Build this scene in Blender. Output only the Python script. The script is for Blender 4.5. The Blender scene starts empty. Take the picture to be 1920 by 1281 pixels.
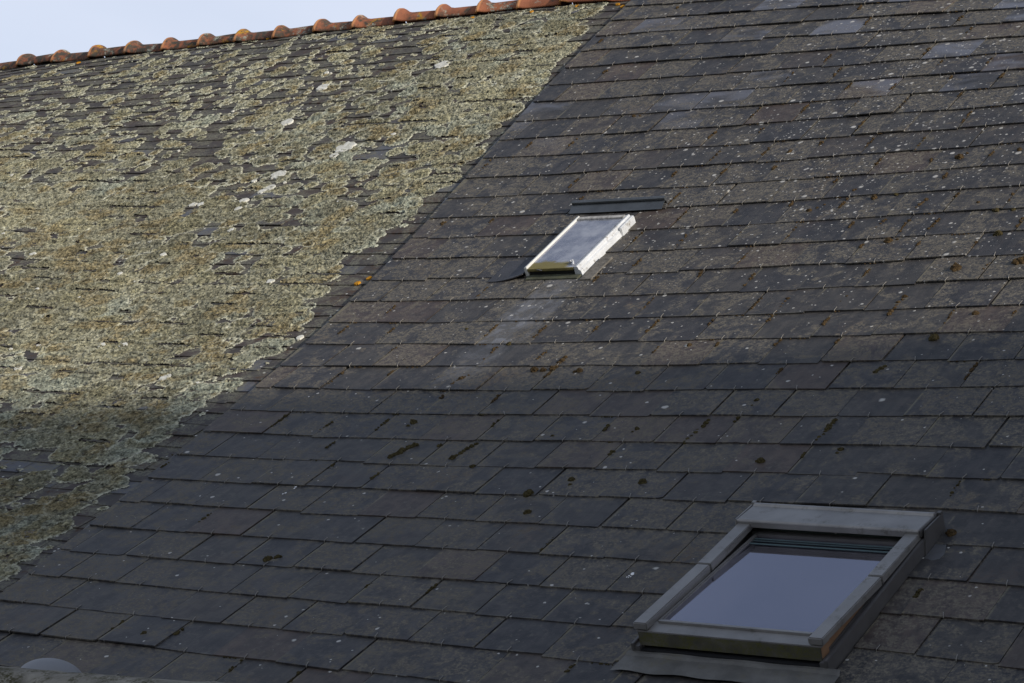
import bpy, bmesh, math, random
import numpy as np
from mathutils import Vector, Matrix
random.seed(7); RNG = np.random.default_rng(7)
sc = bpy.context.scene; col = sc.collection
R = math.radians

# ------------------------------------------------------------------ camera
CAM = np.array([7.48713297, -9.76010641, -2.12967814])
YAW, PITCH, ROLL, FPX = -0.61212021, 0.18664079, 0.10694469, math.exp(8.494735404280958)
fw = np.array([math.sin(YAW)*math.cos(PITCH), math.cos(YAW)*math.cos(PITCH), math.sin(PITCH)])
rt = np.array([math.cos(YAW), -math.sin(YAW), 0.0]); up = np.cross(rt, fw)
rt2 = rt*math.cos(ROLL) + up*math.sin(ROLL); up2 = up*math.cos(ROLL) - rt*math.sin(ROLL)
cd = bpy.data.cameras.new('camera'); cam = bpy.data.objects.new('camera', cd); col.objects.link(cam)
M = Matrix(((rt2[0], up2[0], -fw[0], CAM[0]), (rt2[1], up2[1], -fw[1], CAM[1]), (rt2[2], up2[2], -fw[2], CAM[2]), (0, 0, 0, 1)))
cam.matrix_world = M
cd.sensor_width = 36; cd.lens = FPX/1920*36; cd.clip_end = 3000; cd.clip_start = 0.1
sc.camera = cam

# ------------------------------------------------------------------ sky and sun
SUN = np.array([0.925, -0.165, 0.345]); SUN /= np.linalg.norm(SUN)
ELEV = math.asin(SUN[2]); AZ = math.atan2(SUN[0], SUN[1])
w = bpy.data.worlds.new('World'); sc.world = w; w.use_nodes = True
nt = w.node_tree; nt.nodes.clear()
sky = nt.nodes.new('ShaderNodeTexSky'); sky.sky_type = 'NISHITA'; sky.sun_disc = False
sky.sun_elevation = ELEV; sky.sun_rotation = AZ; sky.air_density = 1.0; sky.dust_density = 1.2; sky.ozone_density = 1.0
bg = nt.nodes.new('ShaderNodeBackground'); bg.inputs[1].default_value = 0.12
tc = nt.nodes.new('ShaderNodeTexCoord'); mp = nt.nodes.new('ShaderNodeMapping'); mp.inputs['Scale'].default_value = (3, 3, 9)
nz = nt.nodes.new('ShaderNodeTexNoise'); nz.inputs['Scale'].default_value = 1.3; nz.inputs['Detail'].default_value = 5
sx = nt.nodes.new('ShaderNodeSeparateXYZ'); rp = nt.nodes.new('ShaderNodeMapRange'); rp.interpolation_type = 'SMOOTHSTEP'
for i, q in enumerate((.34, .78, .85, .17)): rp.inputs[i+1].default_value = q
r2 = nt.nodes.new('ShaderNodeMapRange')
for i, q in enumerate((.35, .7, -.06, .10)): r2.inputs[i+1].default_value = q
ad = nt.nodes.new('ShaderNodeMath'); ad.operation = 'ADD'; ad.use_clamp = True
mx = nt.nodes.new('ShaderNodeMix'); mx.data_type = 'RGBA'; mx.inputs[7].default_value = (5.95, 6.45, 7.7, 1)      # thin veil of high cloud, thicker towards the horizon
nt.links.new(tc.outputs['Generated'], mp.inputs[0]); nt.links.new(mp.outputs[0], nz.inputs['Vector']); nt.links.new(tc.outputs['Generated'], sx.inputs[0])
nt.links.new(sx.outputs[2], rp.inputs[0]); nt.links.new(nz.outputs['Fac'], r2.inputs[0]); nt.links.new(rp.outputs[0], ad.inputs[0]); nt.links.new(r2.outputs[0], ad.inputs[1])
nt.links.new(ad.outputs[0], mx.inputs[0]); nt.links.new(sky.outputs[0], mx.inputs[6]); nt.links.new(mx.outputs[2], bg.inputs[0])
wo = nt.nodes.new('ShaderNodeOutputWorld'); nt.links.new(bg.outputs[0], wo.inputs[0])
sl = bpy.data.lights.new('sun', 'SUN'); sl.energy = 4.1; sl.angle = R(1.5); sl.color = (1.0, .92, .81)
so = bpy.data.objects.new('sun', sl); col.objects.link(so)
so.rotation_euler = Vector(SUN).to_track_quat('Z', 'Y').to_euler()
sc.view_settings.view_transform = 'Standard'; sc.view_settings.look = 'None'; sc.view_settings.gamma = 1; sc.view_settings.exposure = 0.08

# ------------------------------------------------------------------ helpers
def link(o, parent=None):
    col.objects.link(o)
    if parent: o.parent = parent
    return o
def tag(o, label=None, cat=None, group=None, kind=None):
    if label: o['label'] = label
    if cat: o['category'] = cat
    if group: o['group'] = group
    if kind: o['kind'] = kind
    return o
def empty(name, loc=(0, 0, 0)):
    o = bpy.data.objects.new(name, None); o.empty_display_size = .2; o.location = loc
    return link(o)
def mesh_np(name, V, F, mat, parent=None, smooth=False, uv=None, uv2=None, colr=None, quads=None):
    """V (n,3); F list of index lists, or quads (m,4) array. uv/uv2/colr are per-vertex arrays."""
    me = bpy.data.meshes.new(name); V = np.asarray(V, np.float32)
    if quads is None:
        tot = np.array([len(f) for f in F], np.int32); idx = np.concatenate([np.asarray(f, np.int32) for f in F])
    else:
        tot = np.full(len(quads), 4, np.int32); idx = np.asarray(quads, np.int32).ravel()
    me.vertices.add(len(V)); me.vertices.foreach_set('co', V.ravel())
    me.loops.add(len(idx)); me.loops.foreach_set('vertex_index', idx)
    me.polygons.add(len(tot)); st = np.concatenate([[0], np.cumsum(tot)[:-1]]).astype(np.int32)
    me.polygons.foreach_set('loop_start', st); me.polygons.foreach_set('loop_total', tot)
    for nm, a in (('roof', uv), ('local', uv2)):
        if a is not None:
            l = me.uv_layers.new(name=nm); l.data.foreach_set('uv', np.asarray(a, np.float32)[idx].ravel())
    if colr is not None:
        c = np.asarray(colr, np.float32)
        if c.shape[1] == 3: c = np.concatenate([c, np.ones((len(c), 1), np.float32)], 1)
        at = me.color_attributes.new('rnd', 'FLOAT_COLOR', 'POINT'); at.data.foreach_set('color', c.ravel())
    me.update(calc_edges=True); me.validate()
    if smooth: me.shade_smooth()
    else: me.shade_flat()
    me.materials.append(mat)
    o = bpy.data.objects.new(name, me)
    return link(o, parent)
class MB:
    """collects boxes, tubes and sheets, builds them as one mesh"""
    def __init__(s): s.V = []; s.F = []
    def add(s, V, F):
        n = len(s.V); s.V += [tuple(v) for v in V]; s.F += [[i+n for i in f] for f in F]; return s
    def box(s, x0, x1, y0, y1, z0, z1):
        return s.hexa([(x0,y0,z0),(x1,y0,z0),(x1,y1,z0),(x0,y1,z0),(x0,y0,z1),(x1,y0,z1),(x1,y1,z1),(x0,y1,z1)])
    def hexa(s, p): return s.add(p, [[0,3,2,1],[4,5,6,7],[0,1,5,4],[1,2,6,5],[2,3,7,6],[3,0,4,7]])
    def prism(s, poly, axis, a0, a1):
        """poly of 2-D points extruded along axis ('x': poly=(y,z))"""
        n = len(poly)
        def P(p, a): return {'x': (a, p[0], p[1]), 'y': (p[0], a, p[1]), 'z': (p[0], p[1], a)}[axis]
        V = [P(p, a0) for p in poly] + [P(p, a1) for p in poly]
        return s.add(V, [list(range(n))[::-1], list(range(n, 2*n))] + [[i, (i+1) % n, n+(i+1) % n, n+i] for i in range(n)])
    def tube(s, pts, r, n=8):
        pts = [Vector(p) for p in pts]; V = []; F = []
        for i, p in enumerate(pts):
            t = (pts[min(i+1, len(pts)-1)] - pts[max(i-1, 0)]).normalized()
            a = t.orthogonal().normalized() if i == 0 else (a - t*a.dot(t)).normalized()
            b = t.cross(a)
            for k in range(n):
                q = 2*math.pi*k/n; V.append(p + (a*math.cos(q) + b*math.sin(q))*r)
        for i in range(len(pts)-1):
            for k in range(n): F.append([i*n+k, i*n+(k+1) % n, (i+1)*n+(k+1) % n, (i+1)*n+k])
        F.append(list(range(n))[::-1]); F.append([(len(pts)-1)*n+k for k in range(n)])
        return s.add(V, F)
    def build(s, name, mat, parent=None, bevel=0.0, smooth=False, seg=2):
        me = bpy.data.meshes.new(name); me.from_pydata([tuple(v) for v in s.V], [], s.F)
        bm = bmesh.new(); bm.from_mesh(me)
        if bevel: bmesh.ops.bevel(bm, geom=bm.edges[:], offset=bevel, segments=seg, affect='EDGES', clamp_overlap=True)
        bmesh.ops.recalc_face_normals(bm, faces=bm.faces); bm.to_mesh(me); bm.free()
        if smooth: me.shade_smooth()
        me.materials.append(mat)
        return link(bpy.data.objects.new(name, me), parent)
def hash2(ix, iy, seed):
    h = (ix.astype(np.int64)*374761393 + iy.astype(np.int64)*668265263 + seed*1442695041) & 0xffffffff
    h = ((h ^ (h >> 13))*1274126177) & 0xffffffff
    return ((h ^ (h >> 16)) & 0xffffff)/float(0xffffff)
def vnoise(x, y, seed=0):
    x = np.asarray(x, float); y = np.asarray(y, float)
    ix = np.floor(x); iy = np.floor(y); fx = x-ix; fy = y-iy; ix = ix.astype(np.int64); iy = iy.astype(np.int64)
    fx = fx*fx*(3-2*fx); fy = fy*fy*(3-2*fy)
    a = hash2(ix, iy, seed); b = hash2(ix+1, iy, seed); c = hash2(ix, iy+1, seed); d = hash2(ix+1, iy+1, seed)
    return (a*(1-fx)+b*fx)*(1-fy)+(c*(1-fx)+d*fx)*fy
def fbm(x, y, seed=0, o=4):
    s = 0; a = .5; t = 0
    for i in range(o): s = s+a*vnoise(x*2**i, y*2**i, seed+i*17); t += a; a *= .5
    return s/t

# ------------------------------------------------------------------ the sagging roof surface (u along the courses, v up the slope, metres)
AL, EXP, SW = 0.6877896677340762, 0.24140966359702096, 0.30
HC = [.02468909,.06945975,.11301676,-.02159443,.0102131,-.04552647,-.01734231,-.0164341,-.01909808,-.0185383,.01229743]
HE = [(2,0),(1,1),(0,2),(3,0),(2,1),(1,2),(0,3),(1,3),(2,2),(0,4),(3,1)]
DU = [.00038708,.00029216,.00463349,.0091691,.00437902,-.00477472,-.01217805]
DV = [-.00345591,-.00040897,.00327501,.00693367,.00579754,-.00271733,.00891103]
DE = [(2,0),(1,1),(0,2),(3,0),(2,1),(1,2),(0,3)]
def surf(u, v):
    a = (u-1.5)/2.5; b = v/2.5
    h = sum(c*a**i*b**j for c, (i, j) in zip(HC, HE))
    uu = u+sum(c*a**i*b**j for c, (i, j) in zip(DU, DE)); vv = v+sum(c*a**i*b**j for c, (i, j) in zip(DV, DE))
    ca, sa = math.cos(AL), math.sin(AL)
    return np.stack([uu, vv*ca-h*sa, vv*sa+h*ca], -1)
def frame(u, v):
    s = 1e-3
    a = (surf(u+s, v)-surf(u-s, v))/(2*s); b = (surf(u, v+s)-surf(u, v-s))/(2*s)
    n = np.cross(a, b); n /= np.linalg.norm(n, axis=-1, keepdims=True)
    return a, b, n
def S(u, v, h=0.0):
    u = np.asarray(u, float); v = np.asarray(v, float); h = np.asarray(h, float)
    return surf(u, v)+frame(u, v)[2]*h[..., None]
def basis(u, v):
    """orthonormal local frame on the roof: x along the courses, y up the slope, z off the roof"""
    a, b, n = frame(np.float64(u), np.float64(v)); x = a/np.linalg.norm(a); y = np.cross(n, x); y /= np.linalg.norm(y)
    p = surf(np.float64(u), np.float64(v))
    return Matrix(((x[0], y[0], n[0], p[0]), (x[1], y[1], n[1], p[1]), (x[2], y[2], n[2], p[2]), (0, 0, 0, 1)))
def project(P):
    q = P-CAM; z = q@fw
    return 960+FPX*(q@rt2)/z, 640.5-FPX*(q@up2)/z, z
RU = np.array([-8.2, -6.75, -6.102, -5.724, -5.369, -5.02, -4.692, -4.368, -4.038, -3.698, -3.383, -3.049, -2.722, -2.407, -2.098, -1.6, -1.2, 6.0])
RV = np.array([5.08, 4.905, 4.775, 4.725, 4.692, 4.672, 4.66, 4.655, 4.657, 4.665, 4.676, 4.691, 4.711, 4.733, 4.755, 4.77, 4.775, 4.775])
def ridge_v(u): return np.interp(u, RU, RV)
def seam_u(v): return -.72-.104*np.asarray(v)+.012*np.sin(np.asarray(v)*1.7)
HB = -.021; HO = -.044                                     # the new slating lies this much above the old one
WIN = (2.605, 3.37, -2.36, -1.345)            # openings: roof window, skylight (u0,u1,v0,v1)
SKY = (.165, .50, .965, 1.535)

# ------------------------------------------------------------------ material helpers
class NT:
    def __init__(s, name):
        s.m = bpy.data.materials.new(name); s.m.use_nodes = True; s.t = s.m.node_tree; s.n = s.t.nodes; s.n.clear()
        s.out = s.n.new('ShaderNodeOutputMaterial'); s.p = s.n.new('ShaderNodeBsdfPrincipled'); s.l(s.p.outputs[0], s.out.inputs[0])
    def l(s, a, b): s.t.links.new(a, b)
    def put(s, sock, v):
        if hasattr(v, 'is_output') or isinstance(v, bpy.types.NodeSocket): s.l(v, sock)
        elif isinstance(v, (tuple, list)) and len(v) == 3 and sock.type == 'RGBA': sock.default_value = (*v, 1)
        else: sock.default_value = v
    def uv(s, name): n = s.n.new('ShaderNodeUVMap'); n.uv_map = name; return n.outputs[0]
    def obj(s): return s.n.new('ShaderNodeTexCoord').outputs['Object']
    def attr(s, name): n = s.n.new('ShaderNodeAttribute'); n.attribute_name = name; return n.outputs['Color']
    def sep(s, v): n = s.n.new('ShaderNodeSeparateXYZ'); s.l(v, n.inputs[0]); return n.outputs
    def comb(s, x, y, z=0.0):
        n = s.n.new('ShaderNodeCombineXYZ')
        for i, q in enumerate((x, y, z)): s.put(n.inputs[i], q)
        return n.outputs[0]
    def math(s, op, a, b=None, c=None, clamp=False):
        n = s.n.new('ShaderNodeMath'); n.operation = op; n.use_clamp = clamp
        for i, q in enumerate((a, b, c)):
            if q is not None: s.put(n.inputs[i], q)
        return n.outputs[0]
    def vmath(s, op, a, b):
        n = s.n.new('ShaderNodeVectorMath'); n.operation = op; s.put(n.inputs[0], a); s.put(n.inputs[1], b); return n.outputs[0]
    def noise(s, v, scale, detail=4, rough=.55, dist=0.0):
        n = s.n.new('ShaderNodeTexNoise'); s.put(n.inputs['Vector'], v); n.inputs['Scale'].default_value = scale
        n.inputs['Detail'].default_value = detail; n.inputs['Roughness'].default_value = rough; n.inputs['Distortion'].default_value = dist
        return n.outputs['Fac']
    def voro(s, v, scale):
        n = s.n.new('ShaderNodeTexVoronoi'); s.put(n.inputs['Vector'], v); n.inputs['Scale'].default_value = scale
        return n.outputs['Distance'], n.outputs['Color']
    def ramp(s, v, a, b, lo=0.0, hi=1.0, smooth=True):
        n = s.n.new('ShaderNodeMapRange'); n.interpolation_type = 'SMOOTHSTEP' if smooth else 'LINEAR'
        for i, q in enumerate((v, a, b, lo, hi)): s.put(n.inputs[i], q)
        return n.outputs[0]
    def mix(s, f, a, b, mode='MIX'):
        n = s.n.new('ShaderNodeMix'); n.data_type = 'RGBA'; n.blend_type = mode
        s.put(n.inputs[0], f); s.put(n.inputs[6], a); s.put(n.inputs[7], b); return n.outputs[2]
    def bump(s, h, strength=.3, dist=.01):
        n = s.n.new('ShaderNodeBump'); n.inputs['Strength'].default_value = strength; n.inputs['Distance'].default_value = dist
        s.l(h, n.inputs['Height']); s.l(n.outputs[0], s.p.inputs['Normal'])
    def done(s, base, rough=.6, spec=.5, metal=0.0):
        s.put(s.p.inputs['Base Color'], base); s.put(s.p.inputs['Roughness'], rough); s.p.inputs['Specular IOR Level'].default_value = spec
        s.put(s.p.inputs['Metallic'], metal); return s.m

def mat_slate():
    k = NT('natural_slate'); uv = k.uv('roof'); lo = k.uv('local'); rn = k.sep(k.attr('rnd')); r1, r2, r3 = rn
    off = k.comb(k.math('MULTIPLY', r1, 37.0), k.math('MULTIPLY', r2, 53.0), k.math('MULTIPLY', r3, 29.0))
    pl = k.vmath('ADD', uv, off)                                    # pattern unbroken inside one slate, different on the next
    x, y, _ = k.sep(uv); ls, lt, _ = k.sep(lo)
    c = k.mix(k.ramp(r1, .1, .8), (.037, .036, .037), (.044, .0415, .039))
    c = k.mix(k.ramp(r1, .84, .95), c, (.056, .044, .038))
    st = k.noise(k.vmath('MULTIPLY', pl, (30.0, 3.5, 1.0)), 1.0, 5, .6)
    c = k.mix(k.ramp(st, .3, .75, 0, .7), c, k.mix(1.0, c, (1.75, 1.62, 1.5), 'MULTIPLY'))
    mo = k.noise(pl, 13.0, 6, .65, .4)
    c = k.mix(k.ramp(mo, .40, .58, .85, 0), c, k.mix(1.0, c, (.62, .63, .68), 'MULTIPLY'))
    # tan-grey film of algae and crust, in ragged grainy patches, slate by slate
    fm = k.noise(pl, 6.5, 7, .64, .7); fine = k.noise(uv, 85.0, 3, .7); fine2 = k.noise(uv, 30.0, 5, .75)
    fa = k.math('ADD', fm, k.math('MULTIPLY', k.math('SUBTRACT', r2, .42), .20))
    grain = k.ramp(k.math('ADD', k.math('MULTIPLY', fine, .9), fine2), .84, 1.10)
    fmk = k.math('MULTIPLY', k.ramp(fa, .475, .56), grain)
    film = k.mix(k.noise(pl, 3.0), (.142, .128, .102), (.195, .176, .146))
    c = k.mix(k.math('MULTIPLY', fmk, .9), c, film)
    thin = k.math('MULTIPLY', k.ramp(fine2, .50, .66), k.ramp(k.noise(uv, 4.0, 4), .42, .60)); c = k.mix(k.math('MULTIPLY', thin, .65), c, (.108, .095, .078))
    # pale bluish clean patches high on the roof and below the skylight
    bl = k.math('MULTIPLY', k.ramp(r3, .70, .86), k.ramp(k.noise(k.vmath('MULTIPLY', pl, (3.0, 6.0, 1.0)), 1.0, 4, .5, .4), .36, .62))
    hi = k.math('MAXIMUM', k.ramp(k.math('ADD', y, k.math('MULTIPLY', k.noise(uv, 1.1), 1.2)), 2.9, 4.0), k.ramp(r3, .985, .99))
    bl = k.math('MAXIMUM', bl, k.math('MULTIPLY', k.ramp(r3, .985, .995), k.ramp(mo, .34, .5, .45, 1.0)))
    c = k.mix(k.math('MULTIPLY', k.math('MULTIPLY', bl, hi), .85), c, (.135, .142, .17))
    sx = k.math('ABSOLUTE', k.math('SUBTRACT', x, .40)); wb = k.math('MULTIPLY', k.noise(k.vmath('MULTIPLY', uv, (14.0, 2.2, 1.0)), 1.0, 4), .34)
    stk = k.math('MULTIPLY', k.math('MULTIPLY', k.ramp(k.math('ADD', sx, wb), .33, .20), k.ramp(y, -.35, .3)), k.ramp(y, .99, .95))
    c = k.mix(k.math('MULTIPLY', stk, k.ramp(r1, .15, .85, .35, .95)), c, k.mix(k.ramp(mo, .42, .56), (.105, .103, .102), (.165, .168, .182)))
    # brown rust-like stain low on some slates
    br = k.math('MULTIPLY', k.ramp(k.noise(uv, 2.3, 5), .55, .72), k.ramp(fine2, .4, .62))
    c = k.mix(k.math('MULTIPLY', br, .35), c, (.075, .045, .030))
    # pale dots of crustose lichen: crowded towards the upper right, sparse elsewhere
    dens = k.math('ADD', k.ramp(y, -.3, 1.2, .0, .20), k.math('MULTIPLY', k.ramp(x, -.2, 1.2), k.math('MULTIPLY', k.ramp(y, .5, 1.9), k.ramp(k.noise(uv, 2.2, 4), .38, .66, .08, .95))))
    dens = k.math('ADD', dens, .05)
    wv = k.vmath('ADD', uv, k.vmath('MULTIPLY', k.comb(k.noise(uv, 60.0, 2), k.noise(k.vmath('ADD', uv, (7.7, 3.1, 0.0)), 60.0, 2)), (.014, .014, 0.0)))
    sp = None
    for scl, mx_, seed in ((15.0, .25, 1.3), (28.0, .27, 5.1), (48.0, .30, 9.2)):
        d, cc = k.voro(k.vmath('ADD', wv, (seed, seed*2, 0.0)), scl); cr, cg, cb = k.sep(cc)
        rad = k.math('MULTIPLY', k.ramp(k.math('POWER', cg, 2.2), 0.0, 1.0, .22, 1.15, False), mx_)
        q = k.math('MULTIPLY', k.ramp(d, rad, k.math('MULTIPLY', rad, .55)), k.math('LESS_THAN', cr, dens))
        sp = q if sp is None else k.math('MAXIMUM', sp, q)
    spc = k.mix(k.noise(uv, 9.0), (.33, .315, .275), (.60, .58, .54))
    c = k.mix(k.math('MULTIPLY', sp, .85), c, spc)
    # worn pale bottom edge here and there, tan crumbs along joints
    eg = k.math('MULTIPLY', k.ramp(lt, .012, .002), k.ramp(k.noise(uv, 9.0), .5, .65))
    c = k.mix(k.math('MULTIPLY', eg, .4), c, (.14, .13, .11))
    jt = k.math('MULTIPLY', k.ramp(ls, .014, .003), k.ramp(k.math('ADD', k.noise(uv, 3.0), k.math('MULTIPLY', fine2, .5)), .72, .86))
    c = k.mix(k.math('MULTIPLY', jt, .6), c, (.17, .15, .10))
    k.bump(k.math('ADD', k.math('ADD', k.math('MULTIPLY', fine, .5), k.math('MULTIPLY', st, .8)), k.math('MULTIPLY', sp, .8)), .35, .004)
    ro = k.ramp(fmk, 0, 1, .50, .95)
    m_ = k.done(c, ro, .3); k.put(k.p.inputs['Specular IOR Level'], k.ramp(fmk, 0, 1, .28, .05)); return m_
def mat_old_slate():
    k = NT('old_slate'); uv = k.uv('roof'); r1, r2, r3 = k.sep(k.attr('rnd'))
    off = k.comb(k.math('MULTIPLY', r1, 37.0), k.math('MULTIPLY', r2, 53.0), 0.0); pl = k.vmath('ADD', uv, off)
    c = k.mix(k.ramp(r1, .25, .75), (.056, .045, .040), (.050, .046, .044))
    c = k.mix(k.ramp(r2, .92, .96), c, (.095, .10, .115))
    c = k.mix(k.ramp(k.noise(k.vmath('MULTIPLY', pl, (20.0, 5.0, 1.0)), 1.0, 4), .35, .75, 0, .5), c, (.075, .060, .055))
    f = k.math('MULTIPLY', k.ramp(k.noise(uv, 8.0, 6, .66, .5), .42, .56), k.ramp(k.math('ADD', k.noise(uv, 90.0, 2), k.noise(uv, 34.0, 4, .7)), .84, 1.10))
    c = k.mix(k.math('MULTIPLY', f, .85), c, k.mix(k.noise(uv, 5.0), (.135, .120, .082), (.200, .205, .170)))
    f2 = k.math('MULTIPLY', k.ramp(k.noise(k.vmath('ADD', uv, (5.0, 9.0, 0.0)), 6.0, 5, .6), .52, .64), k.ramp(k.noise(uv, 40.0, 4), .42, .6)); c = k.mix(k.math('MULTIPLY', f2, .6), c, (.085, .055, .038))
    d, cc = k.voro(uv, 30.0); cr, cg, cb = k.sep(cc)
    sp = k.math('MULTIPLY', k.ramp(d, .25, .14), k.math('LESS_THAN', cr, .10)); c = k.mix(sp, c, (.45, .44, .40))
    k.bump(k.noise(uv, 70.0, 4), .4, .004)
    m_ = k.done(c, .7, .3); k.put(k.p.inputs['Specular IOR Level'], k.ramp(k.math('MAXIMUM', f, f2), 0, 1, .22, .03)); return m_
def mat_lichen():
    k = NT('lichen_crust'); o = k.obj(); c = k.attr('rnd')
    g = k.noise(o, 75.0, 3, .7); g2 = k.noise(o, 22.0, 3, .6)
    c = k.mix(1.0, c, k.mix(k.ramp(g, .3, .7), (.62, .62, .62), (1.35, 1.33, 1.25)), 'MULTIPLY')
    c = k.mix(k.ramp(g2, .55, .75, 0, .35), c, (.17, .19, .15))
    k.bump(g, .7, .006)
    return k.done(c, .95, .1)
def mat_plain(name, base, rough=.5, spec=.5, metal=0.0, var=.25, scale=9.0, dirt=None, bump=.0, dlo=.5, dhi=.7):
    k = NT(name); o = k.obj(); n = k.noise(o, scale, 5, .6)
    c = k.mix(k.ramp(n, .3, .7), tuple(b*(1-var) for b in base), tuple(min(1, b*(1+var)) for b in base))
    if dirt:
        q = k.math('MULTIPLY', k.ramp(k.noise(o, scale*1.7, 6, .65), dlo, dhi), k.ramp(k.noise(o, scale*14, 3), .35, .6)); c = k.mix(q, c, dirt)
    if bump: k.bump(k.noise(o, scale*8, 4), bump, .005)
    return k.done(c, rough, spec, metal)
def mat_glass(name, dirt=0.0, tint=(.86, .93, .95)):
    k = NT(name); o = k.obj(); k.n.remove(k.p)
    gl = k.n.new('ShaderNodeBsdfGlossy'); gl.inputs['Roughness'].default_value = .012; gl.inputs['Color'].default_value = (.90, .87, 1.0, 1)
    tr = k.n.new('ShaderNodeBsdfTransparent'); tr.inputs[0].default_value = (*[t*.75 for t in tint], 1)
    fr = k.n.new('ShaderNodeFresnel'); fr.inputs['IOR'].default_value = 6.0
    ms = k.n.new('ShaderNodeMixShader'); k.l(fr.outputs[0], ms.inputs[0]); k.l(tr.outputs[0], ms.inputs[1]); k.l(gl.outputs[0], ms.inputs[2])
    df = k.n.new('ShaderNodeBsdfDiffuse'); df.inputs[0].default_value = (.33, .35, .40, 1)
    m2 = k.n.new('ShaderNodeMixShader'); n = k.noise(o, 9.0, 5, .65)
    k.l(k.ramp(n, .3, .8, dirt*.4, dirt*1.3), m2.inputs[0]); k.l(ms.outputs[0], m2.inputs[1]); k.l(df.outputs[0], m2.inputs[2])
    if dirt > .1:                                                     # olive algae gathered along the lower edge of the pane
        df2 = k.n.new('ShaderNodeBsdfDiffuse'); df2.inputs[0].default_value = (.17, .145, .055, 1); x, y, z = k.sep(o)
        m3 = k.n.new('ShaderNodeMixShader')
        a = k.math('MULTIPLY', k.ramp(k.math('ADD', y, k.math('MULTIPLY', k.noise(o, 16.0, 3), .07)), -.165, -.195), k.ramp(x, .10, .06, 0, .92))
        k.l(a, m3.inputs[0]); k.l(m2.outputs[0], m3.inputs[1]); k.l(df2.outputs[0], m3.inputs[2]); k.l(m3.outputs[0], k.out.inputs[0])
    else: k.l(m2.outputs[0], k.out.inputs[0])
    return k.m
def mat_terracotta():
    k = NT('terracotta'); o = k.obj(); g = k.n.new('ShaderNodeNewGeometry').outputs['Position']; x, y, z = k.sep(g)
    c = k.mix(k.ramp(k.noise(g, 5.0, 5), .3, .7), (.32, .115, .055), (.20, .078, .045))
    dk = k.math('MULTIPLY', k.ramp(k.math('ADD', k.noise(g, 9.0, 6, .65), k.ramp(x, -6.0, -1.6, .20, -.08)), .44, .58), k.ramp(k.noise(g, 24.0, 4), .3, .6))
    rim = k.ramp(k.sep(k.attr('rnd'))[0], .3, .8); dk = k.math('MULTIPLY', dk, k.ramp(rim, 0, 1, 1.0, .12))
    c = k.mix(rim, c, (.64, .29, .12))
    c = k.mix(dk, c, (.060, .052, .040))
    gy = k.math('MULTIPLY', k.ramp(k.noise(k.vmath('ADD', g, (3.0, 1.0, 2.0)), 11.0, 5, .6), .56, .66), k.ramp(k.noise(g, 80.0, 2), .4, .55)); c = k.mix(gy, c, (.30, .31, .25))
    ye = k.math('MULTIPLY', k.ramp(k.noise(k.vmath('ADD', g, (9.0, 4.0, 2.0)), 7.0, 4), .62, .70), k.ramp(k.noise(g, 70.0, 2), .38, .5)); c = k.mix(ye, c, (.40, .21, .02))
    k.bump(k.noise(g, 90.0, 3), .4, .004)
    return k.done(c, .85, .25)
M_SLATE = mat_slate(); M_OLD = mat_old_slate(); M_LICH = mat_lichen(); M_TERRA = mat_terracotta()
M_DECK = mat_plain('roofing_felt', (.012, .012, .013), .95, .1)
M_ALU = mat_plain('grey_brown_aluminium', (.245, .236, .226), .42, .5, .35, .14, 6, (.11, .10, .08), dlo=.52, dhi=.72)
M_ALUD = mat_plain('dark_grey_aluminium', (.105, .10, .098), .45, .5, .2, .12, 8)  # darker grey metal for the outer frame and the right end cap
M_ALUM = mat_plain('mossy_aluminium', (.085, .080, .060), .6, .4, .0, .3, 12, (.085, .082, .022), .4, .40, .58)
M_BLACK = mat_plain('black_frame_and_gap_shade', (.012, .012, .013), .6, .4)  # black of the window's bottom frame, and painted shade below the skylight lip
M_PINE = mat_plain('varnished_pine', (.27, .155, .085), .5, .4, 0, .12, 20)
M_LIN = mat_plain('pale_lining', (.30, .31, .33), .6, .3, 0, .05)
M_DARKIN = mat_plain('dim_room', (.035, .035, .04), .9, .1)
M_LEAD = mat_plain('lead_sheet', (.098, .098, .102), .5, .5, .3, .2, 7, (.10, .09, .06))
M_APRON = mat_plain('weathered_apron', (.115, .110, .100), .6, .45, .1, .25, 9, (.12, .11, .08), .3)
M_ZINC = mat_plain('dark_zinc', (.105, .112, .118), .42, .5, .6, .15, 10)
M_GALV = mat_plain('green_stained_zinc', (.095, .098, .068), .5, .5, .2, .25, 14, (.10, .10, .045))
M_WHITE = mat_plain('flaking_white_paint', (.54, .555, .57), .7, .3, 0, .12, 14, (.20, .18, .15), .5, .54, .66)
M_CREAM = mat_plain('cream_paint', (.62, .62, .59), .7, .3, 0, .06, 14, (.25, .20, .13), .3, .66, .74)
M_OLIVE = mat_plain('olive_algae', (.165, .140, .055), .8, .2, 0, .25, 25)
M_WIRE = mat_plain('stainless_hook', (.22, .205, .18), .5, .5, .4, .1)
M_MOSS = mat_plain('brown_moss', (.060, .041, .021), .95, .1, 0, .5, 60, (.105, .066, .028), .9, .45, .6)
M_MOSSG = mat_plain('dark_moss', (.050, .040, .018), .95, .1, 0, .4, 60, (.085, .07, .03), .9, .45, .6)
M_WLICH = mat_plain('white_lichen', (.58, .57, .51), .9, .1, 0, .15, 30, (.36, .35, .27), .4, .48, .62)
M_OLICH = mat_plain('orange_lichen', (.42, .20, .02), .9, .1, 0, .3, 40)
M_DROP = mat_plain('bird_white', (.75, .75, .74), .7, .2, 0, .05)
M_DOME = mat_plain('grey_plastic', (.20, .205, .215), .55, .4, 0, .06, 8)
M_STONE = mat_plain('mossy_stone', (.20, .185, .155), .95, .15, 0, .45, 7, (.055, .05, .025), 1.0, .42, .6)
M_RENDER = mat_plain('lime_render', (.38, .35, .29), .9, .2, 0, .12, 3, (.2, .18, .14))
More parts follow.
